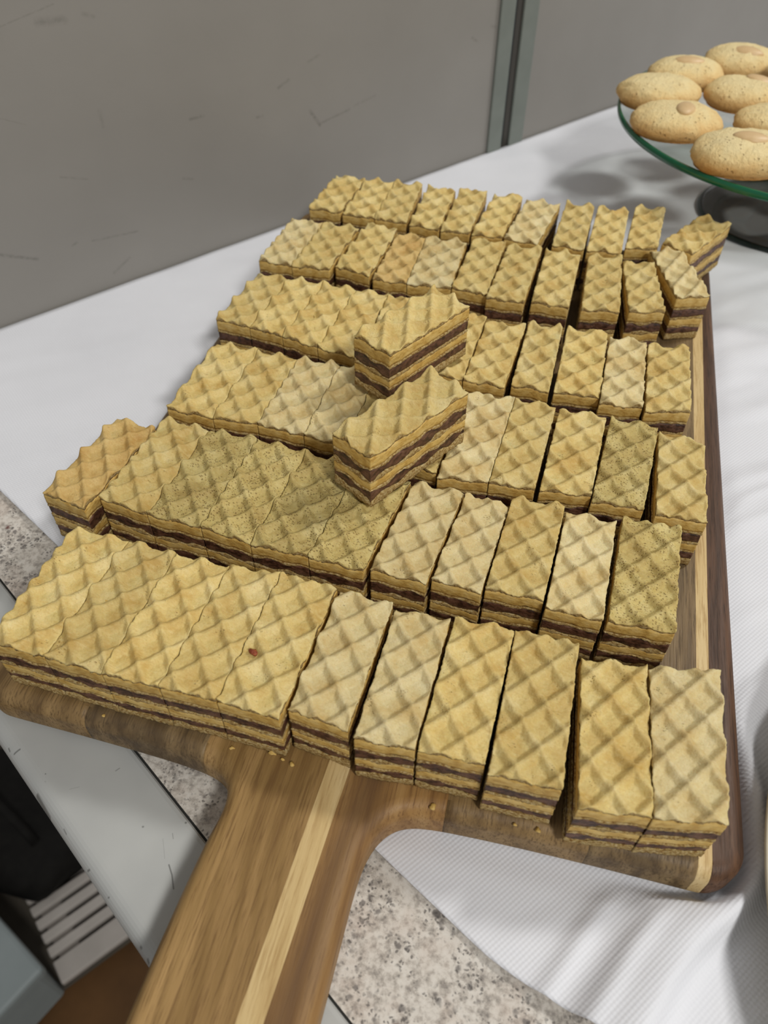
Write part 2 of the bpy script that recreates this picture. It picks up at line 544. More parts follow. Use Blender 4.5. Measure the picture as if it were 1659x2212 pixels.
# slice outlines FL, FR, BR, BL in mm, measured row by row (1 = nearest the handle)
ROWS={
 '1': [
  (-162.1,94.5,-141.5,95.1,-140.7,146.6,-162.3,145.2),
  (-141.2,94.4,-121.0,94.8,-120.5,145.4,-139.8,145.4),
  (-120.7,94.8,-101.3,95.6,-100.4,145.6,-120.3,145.1),
  (-101.0,95.6,-82.5,96.7,-82.0,148.0,-100.1,145.7),
  (-82.0,96.5,-61.7,96.6,-61.2,148.0,-81.7,148.4),
  (-60.3,100.3,-40.8,99.2,-40.9,146.7,-59.9,147.3),
  (-38.3,97.1,-20.2,99.2,-21.0,146.3,-39.4,145.2),
  (-19.5,99.3,0.2,100.5,0.0,149.1,-19.8,147.8),
  (1.6,98.3,22.5,99.5,20.8,149.9,0.3,148.9),
  (27.3,95.7,47.2,99.2,42.3,147.6,22.1,144.1),
  (47.4,98.8,67.2,103.4,64.6,152.8,43.0,147.3),
 ],
 '2': [
  (-184.0,157.8,-164.3,155.0,-159.9,203.1,-179.2,205.2),
  (-161.5,161.7,-140.7,159.4,-139.6,210.1,-159.6,210.4),
  (-139.9,159.2,-118.5,158.7,-117.9,209.3,-138.4,209.1),
  (-118.2,160.1,-98.1,157.1,-95.6,208.7,-116.8,210.6),
  (-97.8,158.0,-75.9,157.0,-72.3,207.0,-95.1,208.5),
  (-75.6,158.8,-55.1,157.6,-51.0,205.4,-71.8,205.9),
  (-52.9,159.0,-32.7,158.7,-29.7,204.8,-49.4,204.7),
  (-31.3,161.0,-13.6,160.2,-12.1,203.4,-28.9,204.7),
  (-12.7,162.4,7.3,163.5,8.1,209.4,-11.7,208.1),
  (8.2,160.7,27.2,160.6,27.3,206.3,8.9,206.8),
  (28.8,161.3,50.5,163.0,50.4,211.0,29.3,209.8),
 ],
 '3': [
  (-162.3,216.8,-141.1,214.9,-142.0,266.2,-162.7,266.5),
  (-140.9,218.8,-121.8,218.2,-121.4,264.1,-140.5,265.6),
  (-121.3,219.6,-100.6,217.6,-101.8,266.6,-121.1,268.2),
  (-100.4,218.3,-82.0,216.7,-84.2,267.2,-101.6,268.5),
  (-81.7,216.2,-62.2,214.6,-64.6,266.9,-83.9,267.7),
  (-62.0,214.4,-42.8,212.8,-43.3,265.4,-64.1,267.2),
  (-41.9,210.4,-22.2,211.8,-21.8,266.2,-41.2,265.2),
  (-22.0,215.0,-4.3,214.7,-3.7,266.8,-21.2,266.5),
  (-2.5,215.4,16.9,217.5,17.6,266.4,-2.1,265.2),
  (17.2,215.2,36.7,216.6,38.9,266.2,19.4,265.6),
  (40.9,215.3,59.6,216.6,57.1,261.7,39.2,262.3),
 ],
 '4': [
  (-171.4,284.4,-153.6,283.9,-150.9,329.2,-168.8,328.3),
  (-153.4,282.8,-135.9,282.1,-132.6,330.5,-150.6,330.3),
  (-135.4,280.2,-117.0,277.6,-114.8,329.5,-131.9,330.5),
  (-115.6,276.1,-96.3,275.1,-97.5,329.5,-114.6,330.5),
  (-95.3,274.6,-78.6,274.2,-81.7,329.3,-97.3,328.9),
  (-78.3,274.0,-60.8,273.7,-64.1,328.8,-81.5,329.5),
  (-60.5,274.2,-46.3,273.1,-45.8,323.9,-60.5,325.5),
  (-46.0,273.0,-27.5,274.0,-26.5,322.6,-45.1,320.9),
  (-24.9,276.5,-8.2,276.3,-9.4,326.8,-25.5,325.7),
  (-6.2,276.9,13.5,278.9,11.8,329.4,-7.2,326.3),
  (13.7,274.6,31.8,277.2,30.0,327.1,13.1,325.4),
  (32.9,275.6,51.7,280.6,49.3,328.2,30.8,324.1),
 ],
 '5': [
  (-173.8,342.0,-155.3,342.1,-154.7,390.8,-173.5,389.9),
  (-155.0,342.3,-135.0,344.9,-133.8,392.0,-154.5,390.7),
  (-132.8,348.8,-112.5,344.6,-112.1,395.6,-130.5,398.5),
  (-110.0,342.3,-92.2,341.8,-94.5,391.7,-110.8,392.1),
  (-91.5,344.5,-69.1,345.5,-71.7,394.7,-93.9,392.6),
  (-68.7,346.2,-50.3,345.1,-50.8,398.8,-68.7,398.5),
  (-50.0,342.1,-31.0,343.4,-30.7,399.4,-49.0,397.0),
  (-27.7,345.3,-9.0,345.2,-9.7,399.3,-28.6,399.5),
  (-2.9,345.5,15.5,349.8,11.9,402.8,-5.6,398.8),
  (20.0,350.4,37.0,356.1,28.7,401.4,12.7,397.0),
  (41.9,370.4,58.0,377.5,41.5,420.8,25.7,414.9),
 ],
 '6': [
  (-169.7,407.0,-150.3,406.1,-149.1,451.8,-168.3,451.6),
  (-148.5,405.6,-129.5,406.0,-130.9,453.5,-148.5,452.3),
  (-128.7,405.3,-110.0,405.7,-113.5,455.4,-130.7,454.2),
  (-107.7,404.6,-89.9,403.6,-92.0,453.2,-109.6,453.9),
  (-89.0,403.5,-72.4,404.6,-73.4,457.6,-89.7,456.2),
  (-71.3,404.0,-54.1,405.2,-51.8,458.1,-68.4,455.6),
  (-53.1,404.3,-34.1,403.7,-28.6,453.9,-48.4,455.5),
  (-26.3,406.0,-8.7,405.4,-9.0,458.2,-25.6,457.5),
  (-7.3,406.1,11.1,407.8,10.8,458.8,-6.9,457.2),
  (12.7,414.4,29.7,418.3,31.3,467.6,14.2,464.5),
  (31.7,425.8,48.0,417.6,68.1,457.9,51.8,465.0),
 ],
}

# ================================================================ setting
# wall line on the table: point WP + s * WT ; the wall stands on the table's back edge
WP = Vector((-0.3202, 0.2964, 0))
WT = Vector((0.5606, 0.8281, 0))
WN = Vector((0.8281, -0.5606, 0))          # towards the viewer
WANG = math.atan2(WT.y, WT.x)


def struct(o):
    o['kind'] = 'structure'
    return o


def place_wall(o):
    o.location = WP
    o.rotation_euler = (0, 0, WANG)
    return o


# wall in its own axes: x along the wall, y = behind (+) / room (-), z up
bm = bmesh.new()
box_bm(bm, -0.118, 0.400, 0.0, 0.03, -0.86, 1.6)
wall_a = struct(place_wall(bm_obj('wall_back', bm, WALL)))
bm = bmesh.new()
box_bm(bm, 0.411, 2.4, 0.0, 0.03, -0.86, 1.6)
wall_b = struct(place_wall(bm_obj('wall_back', bm, WALL)))
# joint profile between the two wall panels: two grey-green flanges and a dark gasket in a channel
tr = bpy.data.objects.new('trim_1', None)
COL.objects.link(tr)
struct(place_wall(tr))
for x0, x1 in ((0.3865, 0.401), (0.410, 0.4255)):
    bm = bmesh.new()
    box_bm(bm, x0, x1, -0.0022, 0.0, 0.0, 1.6, 0.0007)
    bm_obj('flange', bm, POST, tr)
bm = bmesh.new()
box_bm(bm, 0.4005, 0.4105, 0.006, 0.03, 0.0, 1.6)
bm_obj('gasket', bm, GROOVE, tr)

bm = bmesh.new()
box_bm(bm, -2.6, 1.6, -1.2, 2.6, -0.90, -0.86)
struct(bm_obj('floor', bm, FLOORM))

# ================================================================ counter
EANG = math.radians(-29.0)
ED = Vector((math.cos(EANG), math.sin(EANG), 0))      # along the counter's near end
EN = Vector((-math.sin(EANG), math.cos(EANG), 0))     # away from it, over the counter
counter = thing('kitchen_counter', 'speckled granite counter framed by a chipped white metal edge strip', 'counter', (0, 0, 0))
ZT = -0.0012                                            # granite surface, just under the cloth
# local frame of the end strip: origin on the line through EN*0, x along ED, y along EN


def in_frame(o, origin, ang):
    o.location = origin
    o.rotation_euler = (0, 0, ang)
    return o


S0 = -0.34                                             # start of the strip near the wall


def prism_along(name, prof, x0, x1, mat, parent, smooth=False):
    """closed profile (y,z) extruded along x"""
    n = len(prof)
    vs = [(x0, y, z) for y, z in prof] + [(x1, y, z) for y, z in prof]
    fs = [(i, (i + 1) % n, n + (i + 1) % n, n + i) for i in range(n)]
    fs += [tuple(range(n))[::-1], tuple(range(n, 2 * n))]
    return mesh_obj(name, vs, fs, mat, parent, smooth)


prof = [(0.0218, -0.012), (0.0218, ZT + 0.0002), (0.0212, ZT + 0.0010), (0.0200, ZT + 0.0012)]
for k in range(9):                                    # rolled outer lip
    a = math.radians(90 + 90 * k / 8)
    prof.append((-0.0050 + 0.0060 * math.cos(a), ZT + 0.0012 - 0.0060 + 0.0060 * math.sin(a)))
prof += [(-0.0110, -0.038), (0.0, -0.038), (0.0, -0.012)]
sp = prism_along('metal_edge_strip', prof, S0, 1.2, STRIP, counter)
in_frame(sp, (0, 0, 0), EANG)
sp['label'] = 'chipped white metal edge strip'
sm = prism_along('dark_seam', [(0.0218, -0.012), (0.0226, -0.012), (0.0226, ZT - 0.0003), (0.0218, ZT - 0.0003)], S0, 1.2, SEAM, counter)
in_frame(sm, (0, 0, 0), EANG)


def corner_on_wall(c):
    """where the line {p : p.EN = c} meets the wall"""
    s = (c - WP.dot(EN)) / WT.dot(EN)
    return WP + WT * s


pa = corner_on_wall(0.0226)
pb = pa + WT * 1.8
pc = pb + ED * 1.5
pd = Vector(ED * 1.2 + EN * 0.0226)
vs = [(p.x, p.y, z) for z in (-0.030, ZT) for p in (pa, pd, pc, pb)]
mesh_obj('granite_slab', vs, [(3, 2, 1, 0), (4, 5, 6, 7), (0, 1, 5, 4), (1, 2, 6, 5), (2, 3, 7, 6), (3, 0, 4, 7)], GRANITE, counter, False)
# cabinet body carrying the counter
q = [pa + EN * 0.03 + ED * 0.02, pd + EN * 0.03, pc, pb + ED * 0.02]
vs = [(p.x, p.y, z) for z in (-0.86, -0.030) for p in q]
cb = mesh_obj('cabinet_body', vs, [(3, 2, 1, 0), (4, 5, 6, 7), (0, 1, 5, 4), (1, 2, 6, 5), (2, 3, 7, 6), (3, 0, 4, 7)], CABM, counter, False)

# ================================================================ cutting board (built in its own axes)
BANG = math.radians(2.6)
TB = 0.017                                            # thickness
CB, SB = math.cos(BANG), math.sin(BANG)


def arc(cx, cy, r, a0, a1, n=8):
    return [(cx + r * math.cos(math.radians(a0 + (a1 - a0) * k / n)), cy + r * math.sin(math.radians(a0 + (a1 - a0) * k / n))) for k in range(n + 1)]


key = []
key += arc(74, 107, 12, -90, 0)
key += [(86, y) for y in range(130, 450, 20)]
key += arc(74, 452, 12, 0, 90)
key += [(x, 464) for x in range(55, -160, -20)]
key += arc(-160, 452, 12, 90, 180)
key += [(-172, y) for y in range(430, 120, -20)]
key += arc(-160, 107, 12, 180, 270)
key += [(-145, 94.8), (-128, 94.6), (-112, 94.2), (-98, 93.7), (-88, 93.0), (-81, 91.9), (-76.5, 90.0), (-73.4, 87.0), (-71.8, 83.0), (-71.8, 77.5),
        (-73.0, 70), (-74.0, 55), (-74.8, 35), (-75.2, 10), (-75.4, -20), (-75, -45)]
key += arc(-50.5, -50, 24.6, 180, 360, 14)
key += [(-25.9, -20), (-25.8, 10), (-25.8, 35), (-25.9, 55), (-26.0, 68), (-25.4, 76.5), (-23.6, 83.2), (-20.2, 88.6), (-15.0, 91.9), (-7.0, 93.4), (8, 94.2), (25, 94.7), (45, 95), (60, 95)]


def chaikin(p, it=2):
    for _ in range(it):
        out = []
        for i in range(len(p)):
            a, b = p[i], p[(i + 1) % len(p)]
            out.append((a[0] * .75 + b[0] * .25, a[1] * .75 + b[1] * .25))
            out.append((a[0] * .25 + b[0] * .75, a[1] * .25 + b[1] * .75))
        p = out
    return p


key = chaikin(key, 2)
K = np.array(key) * MM
tang = np.roll(K, -1, 0) - np.roll(K, 1, 0)
tang /= np.linalg.norm(tang, axis=1)[:, None]
nrm = np.stack([tang[:, 1], -tang[:, 0]], 1)           # outward for counter-clockwise outline
area2 = np.sum(K[:, 0] * np.roll(K[:, 1], -1) - np.roll(K[:, 0], -1) * K[:, 1])
if area2 < 0:
    nrm = -nrm
rt, rb_ = 0.0052, 0.0045
rings = []
for k in range(7):                                     # bottom round, then side, then top round
    a = math.radians(90 * k / 6)
    rings.append((rb_ * (1 - math.sin(a)), rb_ * (1 - math.cos(a))))
for k in range(7):
    a = math.radians(90 * k / 6)
    rings.append((rt * (1 - math.cos(a)), TB - rt + rt * math.sin(a)))
n = len(K)
verts, faces = [], []
for ins, z in rings:
    P = K - nrm * ins
    verts += [(p[0], p[1], z) for p in P]
for r in range(len(rings) - 1):
    for i in range(n):
        j = (i + 1) % n
        faces.append((r * n + i, r * n + j, (r + 1) * n + j, (r + 1) * n + i))
faces.append(tuple(range(n))[::-1])
faces.append(tuple(range((len(rings) - 1) * n, len(rings) * n)))
board_me = bpy.data.meshes.new('board_blank')
board_me.from_pydata(verts, [], faces)
board_me.update()
board = thing('cutting_board', 'wooden paddle cutting board with a pale stripe running down its handle', 'cutting board', (0, 0, 0), BANG)
# staves: (left line, right line); a line is (x at y=0.094, dx/dy)
lines = [(-0.128, 0.0), (-0.084, 0.0), (-0.0437, 0.036), (-0.0366, 0.036), (-0.004, 0.0), (0.040, 0.0), (0.0712, 0.010), (0.0752, 0.0135)]
mats = [W_MED, W_OLIVE, W_MED2, W_PALE, W_BAND, W_MED, W_OLIVE, W_PALE, W_DARK]
names = ['brown stave', 'grey-brown stave', 'light brown handle stave', 'pale sapwood stripe', 'banded brown handle stave', 'brown stave', 'grey-brown stave with dark streaks', 'pale sapwood stripe along the edge', 'dark walnut-brown edge stave']
for k in range(len(lines) + 1):
    bm = bmesh.new()
    bm.from_mesh(board_me)
    for side, li in ((1, k - 1), (-1, k)):
        if li < 0 or li >= len(lines):
            continue
        x0, sl = lines[li]
        no = Vector((1, -sl, 0)).normalized() * (-side)
        geom = bm.verts[:] + bm.edges[:] + bm.faces[:]
        res = bmesh.ops.bisect_plane(bm, geom=geom, plane_co=(x0, 0.094, 0), plane_no=no, clear_outer=True, dist=1e-7)
        es = [e for e in bm.edges if e.is_boundary]
        if es:
            bmesh.ops.holes_fill(bm, edges=es, sides=0)
    bmesh.ops.triangulate(bm, faces=[f for f in bm.faces if len(f.verts) > 4])
    o = bm_obj('wooden_stave', bm, mats[k], board)
    for p in o.data.polygons:
        p.use_smooth = abs(p.normal.z) < 0.999 and p.area < 2e-5
    o['label'] = names[k]

# ================================================================ tablecloth
EC = Vector((math.cos(math.radians(-25.6)), math.sin(math.radians(-25.6)), 0))
c_ref = Vector((-0.0285, 0.0835, 0))                  # a point on the cloth's near edge
nC = Vector((-EC.y, EC.x, 0))
s = (c_ref.dot(nC) - WP.dot(nC)) / WT.dot(nC)
C0 = WP + WT * s + WN * 0.0008


def spaced(stops):
    out = [stops[0][0]]
    for (a, _), (b, st) in zip(stops[:-1], stops[1:]):
        k = max(1, int(round((b - a) / st)))
        out += [a + (b - a) * i / k for i in range(1, k + 1)]
    return np.array(out)


av = spaced([(0, 0), (0.30, 0.004), (0.62, 0.0015), (0.75, 0.004), (1.4, 0.02)])
bv = spaced([(0, 0), (0.12, 0.0015), (0.6, 0.004), (1.75, 0.012)])
Agrid, Bgrid = np.meshgrid(av, bv, indexing='ij')
a_at = (Vector((0.012, 0.0655, 0)) - C0).dot(EC)      # where the edge starts to bow back
bow = np.clip((Agrid - a_at) / 0.05, 0, 3)
fade = np.exp(-Bgrid / 0.03)
X = C0.x + Agrid * EC.x + Bgrid * WT.x
Y = C0.y + Agrid * EC.y + Bgrid * WT.y
dB = 0.0125 * (1 - np.exp(-bow ** 1.5)) * fade - 0.004 * np.clip(bow - 1.2, 0, 3) * fade
X = X + WT.x * dB
Y = Y + WT.y * dB
# board footprint distance, so that the cloth lies flat under the board
lx = X * CB + Y * SB
ly = -X * SB + Y * CB
dx = np.maximum(np.maximum(-0.160 - lx, lx - 0.074), 0)
dy = np.maximum(np.maximum(0.107 - ly, ly - 0.452), 0)
out_d = np.maximum(np.hypot(dx, dy) - 0.0125, 0)
fold_free = np.clip(out_d / 0.0035, 0, 1)
free = np.clip(out_d / 0.010, 0, 1)
free = free * free * (3 - 2 * free)
Z = 0.0006 * (1 + fnoise(X * 9, Y * 9, 3)) * free
# long soft wrinkles running away to the upper right
ru = X * 0.80 + Y * 0.60
rv = -X * 0.60 + Y * 0.80
wr = np.abs(fnoise(ru * 7, rv * 34, 11, 3))
Z = Z + 0.0024 * np.clip(0.35 - wr, 0, 1) / 0.35 * free * np.clip((lx - 0.02) / 0.1, 0.15, 1)
# the fold beside the board's near right corner
crest = np.array([(0.0835, 0.170), (0.085, 0.150), (0.0872, 0.133), (0.0885, 0.120), (0.0880, 0.111), (0.0860, 0.105), (0.0815, 0.0975), (0.0745, 0.0895), (0.0687, 0.0821), (0.0628, 0.0718), (0.0573, 0.0598), (0.048, 0.040)])
best = np.full(X.shape, 9.0)
side = np.zeros(X.shape)
for i in range(len(crest) - 1):
    p0, p1 = crest[i], crest[i + 1]
    d = p1 - p0
    t = np.clip(((X - p0[0]) * d[0] + (Y - p0[1]) * d[1]) / (d @ d), 0, 1)
    ex = X - p0[0] - t * d[0]
    ey = Y - p0[1] - t * d[1]
    dist = np.hypot(ex, ey)
    sg = np.sign(d[0] * ey - d[1] * ex)
    up = dist < best
    best = np.where(up, dist, best)
    side = np.where(up, sg, side)
h = np.where(side > 0, np.exp(-(best / 0.0038) ** 2), np.exp(-(best / 0.015) ** 2))
near_end = np.clip((0.175 - Y) / 0.04, 0, 1)
Z = Z + 0.0085 * h * fold_free * near_end
for dd, amp in ((0.012, 0.0022), (0.024, 0.0018)):    # finer pleats fanning from the corner
    Z = Z + amp * np.exp(-((best - dd) / 0.003) ** 2) * (side < 0) * free * near_end * np.clip((0.11 - Y) / 0.03, 0, 1)
na, nb = X.shape
TH = 0.0005
vt = np.stack([X, Y, Z], -1).reshape(-1, 3)
vb = vt - np.array([0, 0, TH])
idx = np.arange(na * nb).reshape(na, nb)
q = np.stack([idx[:-1, :-1], idx[1:, :-1], idx[1:, 1:], idx[:-1, 1:]], -1).reshape(-1, 4)
N = na * nb
faces = np.concatenate([q, q[:, ::-1] + N])
loop = np.concatenate([idx[:, 0], idx[-1, 1:], idx[-2::-1, -1], idx[0, -2:0:-1]])
nx = np.roll(loop, -1)
faces = np.concatenate([faces, np.stack([loop, loop + N, nx + N, nx], -1)])
cl = mesh_obj('tablecloth', np.concatenate([vt, vb]), faces, CLOTH)
tag(cl, 'white dimpled paper tablecloth wrinkled beside the cutting board', 'tablecloth')

# ================================================================ filled wafer slices
HW = 28.0                                            # mm
DU, DV = 12.3, 14.6                                  # waffle diamond diagonals, mm


def saw(a):
    f = a - np.floor(a)
    return np.abs(f - 0.5) * 2                       # 1 on a ridge, 0 in mid pit


def waffle(x, y):
    fa = saw(x / DU + y / DV)
    fb = saw(x / DU - y / DV)
    hi = np.maximum(fa, fb)
    lo = np.minimum(fa, fb)
    h = np.clip((hi - 0.50) / 0.40, 0, 1)
    pk = np.clip((lo - 0.35) / 0.65, 0, 1)
    return 1.75 * h + 1.45 * pk ** 1.5 * h            # mm above the pit floor


def ripple(x, y):
    return 0.5 * (np.cos(2 * np.pi * (x / DU + y / DV)) + np.cos(2 * np.pi * (x / DU - y / DV)))


# layer boundaries in mm, from top: (height, ripple amplitude)
BND = [(24.4, 0.6), (19.3, 0.5), (18.2, 0.9), (13.6, -1.0), (12.4, 0.5), (8.6, 0.5), (7.6, 0.8), (3.9, -0.8), (0.35, 0.35)]


def bnd(k, x, y, seed):
    z, a = BND[k]
    return z + a * ripple(x, y) + 0.45 * fnoise(x * .35, y * .35, seed + k * 7, 2)


def sheet_top(corners, lat, res, seed, mat, parent, rs):
    """the waffled top sheet: corners FL,FR,BR,BL in local mm"""
    W = np.linalg.norm(corners[1] - corners[0])
    L = np.linalg.norm(corners[3] - corners[0])
    nx_, ny_ = int(round(W / res)), int(round(L / res))
    s_, t_ = np.meshgrid(np.linspace(0, 1, nx_ + 1), np.linspace(0, 1, ny_ + 1), indexing='ij')
    c = corners
    x = (c[0][0] * (1 - s_) + c[1][0] * s_) * (1 - t_) + (c[3][0] * (1 - s_) + c[2][0] * s_) * t_
    y = (c[0][1] * (1 - s_) + c[1][1] * s_) * (1 - t_) + (c[3][1] * (1 - s_) + c[2][1] * s_) * t_
    qx, qy = x + lat[0], y + lat[1]
    # ragged cut: move the outline in and out a little
    ds, dt = np.minimum(s_, 1 - s_) * W, np.minimum(t_, 1 - t_) * L
    ex = np.exp(-ds / 1.1) * np.sign(s_ - .5)
    ey = np.exp(-dt / 1.1) * np.sign(t_ - .5)
    rag = 0.26
    x = x + np.abs(ex) * rag * fnoise(qy * .9, qx * .03, rs, 3) - 0.03 * ex
    y = y + ey * (0.55 * fnoise(qx * .6, qy * .03, rs + 5, 3) - 0.1)
    zz = 25.2 + waffle(qx, qy) + 0.22 * fnoise(qx * .22, qy * .22, rs + 9, 2) + 0.10 * fnoise(qx * 1.1, qy * 1.1, seed + 3, 2)
    # the pattern sags where the knife went through
    edge = np.minimum(ds, dt)
    zz = zz - 0.22 * np.exp(-edge / 0.5)
    nxx, nyy = x.shape
    idx = np.arange(nxx * nyy).reshape(nxx, nyy)
    q = np.stack([idx[:-1, :-1], idx[1:, :-1], idx[1:, 1:], idx[:-1, 1:]], -1).reshape(-1, 4)
    loop = np.concatenate([idx[:, 0], idx[-1, 1:], idx[-2::-1, -1], idx[0, -2:0:-1]])
    fx, fy = x.reshape(-1), y.reshape(-1)
    lx_, ly_ = fx[loop], fy[loop]
    cx_, cy_ = c[:, 0].mean(), c[:, 1].mean()
    lqx, lqy = lx_ + lat[0], ly_ + lat[1]
    zb = bnd(0, lqx, lqy, seed)
    zt = zz.reshape(-1)[loop]
    V = [np.stack([fx, fy, zz.reshape(-1)], 1)]
    nl = len(loop)
    dirx, diry = lx_ - cx_, ly_ - cy_
    nn = np.hypot(dirx, diry) + 1e-6
    for f, inset in ((0.35, 0.05), (0.75, 0.25), (1.0, 0.15)):
        o = inset - 0.22 * fnoise(lqx * 1.4 + lqy * 1.4, zt * 0 + f * 5, seed + 31, 2)
        V.append(np.stack([lx_ - dirx / nn * o, ly_ - diry / nn * o, zt * (1 - f) + zb * f], 1))
    V = np.concatenate(V)
    F = [q]
    prev = loop
    base = nxx * nyy
    for r in range(3):
        cur = np.arange(nl) + base + r * nl
        F.append(np.stack([prev, cur, np.roll(cur, -1), np.roll(prev, -1)], -1))
        prev = cur
    faces = [tuple(f) for f in np.concatenate(F)] + [tuple(prev[::-1])]
    o = mesh_obj('wafer_sheet', V * MM, faces, mat, parent)
    me = o.data
    me.materials.append(CRUST)
    nq = len(q)
    mi = np.zeros(len(me.polygons), dtype=np.int32)
    mi[nq + nl:] = 1
    me.polygons.foreach_set('material_index', mi)
    return o


def layer(name, corners, lat, k, seed, off, rough, mat, parent, step):
    """side band between boundary k (top) and k+1 (bottom)"""
    pts, nr = [], []
    for i in range(4):
        a, b = corners[i], corners[(i + 1) % 4]
        L = np.linalg.norm(b - a)
        m_ = max(4, int(L / step))
        d = (b - a) / L
        for j in range(m_):
            pts.append(a + (b - a) * (j + .0) / m_)
            if j == 0:
                pd_ = (a - corners[i - 1]) / np.linalg.norm(a - corners[i - 1])
                v = np.array([d[1], -d[0]]) + np.array([pd_[1], -pd_[0]])
                nr.append(v / np.linalg.norm(v) * 0.6)
            else:
                nr.append(np.array([d[1], -d[0]]))
    P = np.array(pts)
    Nn = np.array(nr)
    qx, qy = P[:, 0] + lat[0], P[:, 1] + lat[1]
    zt, zb = bnd(k, qx, qy, seed), bnd(k + 1, qx, qy, seed)
    zt, zb = np.maximum(zt, zb + 0.3), zb
    prof = [(0.0, -0.35), (0.22, -0.02), (0.5, 0.0), (0.78, -0.02), (1.0, -0.35)] if step < 0.9 else [(0.0, -0.2), (0.5, 0.0), (1.0, -0.2)]
    V = []
    for f, o in prof:
        r = off + o * 0.5 + rough * fnoise((qx + qy) * (1.5 if mat is CRUST else 0.7), (qx - qy) * .05 + f * 1.7 + k * 3, seed + 50 + k, 3)
        Q = P + Nn * r[:, None]
        V.append(np.stack([Q[:, 0], Q[:, 1], zb * (1 - f) + zt * f], 1))
    n_ = len(P)
    F = []
    for r in range(len(prof) - 1):
        a = np.arange(n_) + r * n_
        b = a + n_
        F.append(np.stack([a, np.roll(a, -1), np.roll(b, -1), b], -1))
    faces = [tuple(f) for f in np.concatenate(F)] + [tuple(range(n_))[::-1], tuple(range((len(prof) - 1) * n_, len(prof) * n_))]
    return mesh_obj(name, np.concatenate(V) * MM, faces, mat, parent)


LAYERS = [('cream_layer', 0, -0.08, 0.16, CREAM), ('wafer_sheet', 1, 0.10, 0.26, CRUST), ('filling_layer', 2, -0.22, 0.30, JAM), ('wafer_sheet', 3, 0.10, 0.34, CRUST),
          ('cream_layer', 4, -0.10, 0.20, CREAM), ('wafer_sheet', 5, 0.12, 0.34, CRUST), ('filling_layer', 6, -0.22, 0.32, JAM), ('wafer_sheet', 7, 0.10, 0.42, CRUST)]


def wafer(quad, label, mat, base_z, lat, group, seed, res, shear=(0.0, 0.0), tilt=(0.0, 0.0), rs=None, ang=None):
    q = np.array(quad, float).reshape(4, 2)
    c = q.mean(0)
    v = (q[3] - q[0] + q[2] - q[1]) / 2
    th = math.atan2(-v[0], v[1]) if ang is None else ang
    R2 = np.array([[math.cos(th), math.sin(th)], [-math.sin(th), math.cos(th)]])
    loc = (q - c) @ R2.T
    o = thing('wafer_slice', label, 'wafer', (c[0] * MM, c[1] * MM, base_z), th, group)
    if lat is None:
        rn = random.Random(seed)
        latv = (rn.uniform(0, 40), rn.uniform(0, 40))
    else:                                            # cut from one sheet: the pattern runs on from slice to slice
        cc = R2 @ (c - np.array(lat))
        latv = (cc[0] + 300, cc[1] + 300)
    sheet_top(loc, latv, res, seed, mat, o, seed if rs is None else rs)
    step = 0.55 if res < 0.5 else (0.8 if res < 0.65 else 1.1)
    for (nm, k, off, rough, mt) in LAYERS:
        sh = 1 - BND[k][0] / HW
        lc = loc + np.array(shear) * sh
        p = layer(nm, lc, latv, k, seed, off, rough, mt, o, step)
        if nm == 'filling_layer':
            p['label'] = 'dark brown filling layer'
        elif nm == 'cream_layer':
            p['label'] = 'smooth yellow cream layer'
    if tilt != (0.0, 0.0):
        o.rotation_euler = (tilt[0], tilt[1], th)
    return o


ORD = ['first', 'second', 'third', 'fourth', 'fifth', 'sixth', 'seventh', 'eighth', 'ninth', 'tenth', 'eleventh', 'twelfth']
ROWNAME = {'1': 'in the front row nearest the handle', '2': 'in the second row from the handle', '3': 'in the third row from the handle',
           '4': 'in the fourth row from the handle', '5': 'in the fifth row from the handle', '6': 'in the back row farthest from the handle'}
TONE = {'1': 'BBBBBAABBBA', '2': 'DBCCCCAABAC', '3': 'BBAABBABBCB', '4': 'BBBBBABBBBAB', '5': 'ABBDABBBBBA', '6': 'BBBBBBABBBB'}
TN = {'A': (TOP_A, 'pale'), 'B': (TOP_B, 'golden'), 'C': (TOP_C, 'mottled'), 'D': (TOP_D, 'browned')}
# first slice of each run cut from one sheet
RUNS = {'1': [0, 5, 6, 7, 8, 9, 10], '2': [0, 1, 6, 7, 8, 9, 10], '3': [0, 6, 8, 9, 10], '4': [0, 4, 7, 8, 9, 10, 11], '5': [0, 2, 3, 5, 6, 7, 8, 9, 10], '6': [0, 1, 3, 4, 5, 6, 7, 8, 9, 10]}
SPECIAL = {('1', 4): 'golden wafer slice with a red jam spot, fifth from the left in the front row',
           ('2', 0): 'browned wafer slice overhanging the left edge at the start of the second row',
           ('5', 10): 'pale wafer slice turned askew at the right end of the fifth row',
           ('6', 10): 'golden wafer slice turned diagonally over the board\'s far right corner',
           ('1', 10): 'pale wafer slice at the right end of the front row, by the corner',
           ('1', 9): 'golden wafer slice after the widest gap of the front row, second from right'}
for r in '123456':                                   # slices of one run touch along a single knife cut
    rows_ = [list(q) for q in ROWS[r]]
    for i in range(1, len(rows_)):
        if i in RUNS[r]:
            continue
        a, b = rows_[i - 1], rows_[i]
        for ia, ib in ((2, 0), (4, 6)):
            for d_ in (0, 1):
                mid = (a[ia + d_] + b[ib + d_]) / 2
                g_ = 0.10 if d_ == 0 else 0.0
                a[ia + d_], b[ib + d_] = mid - g_, mid + g_
    ROWS[r] = rows_
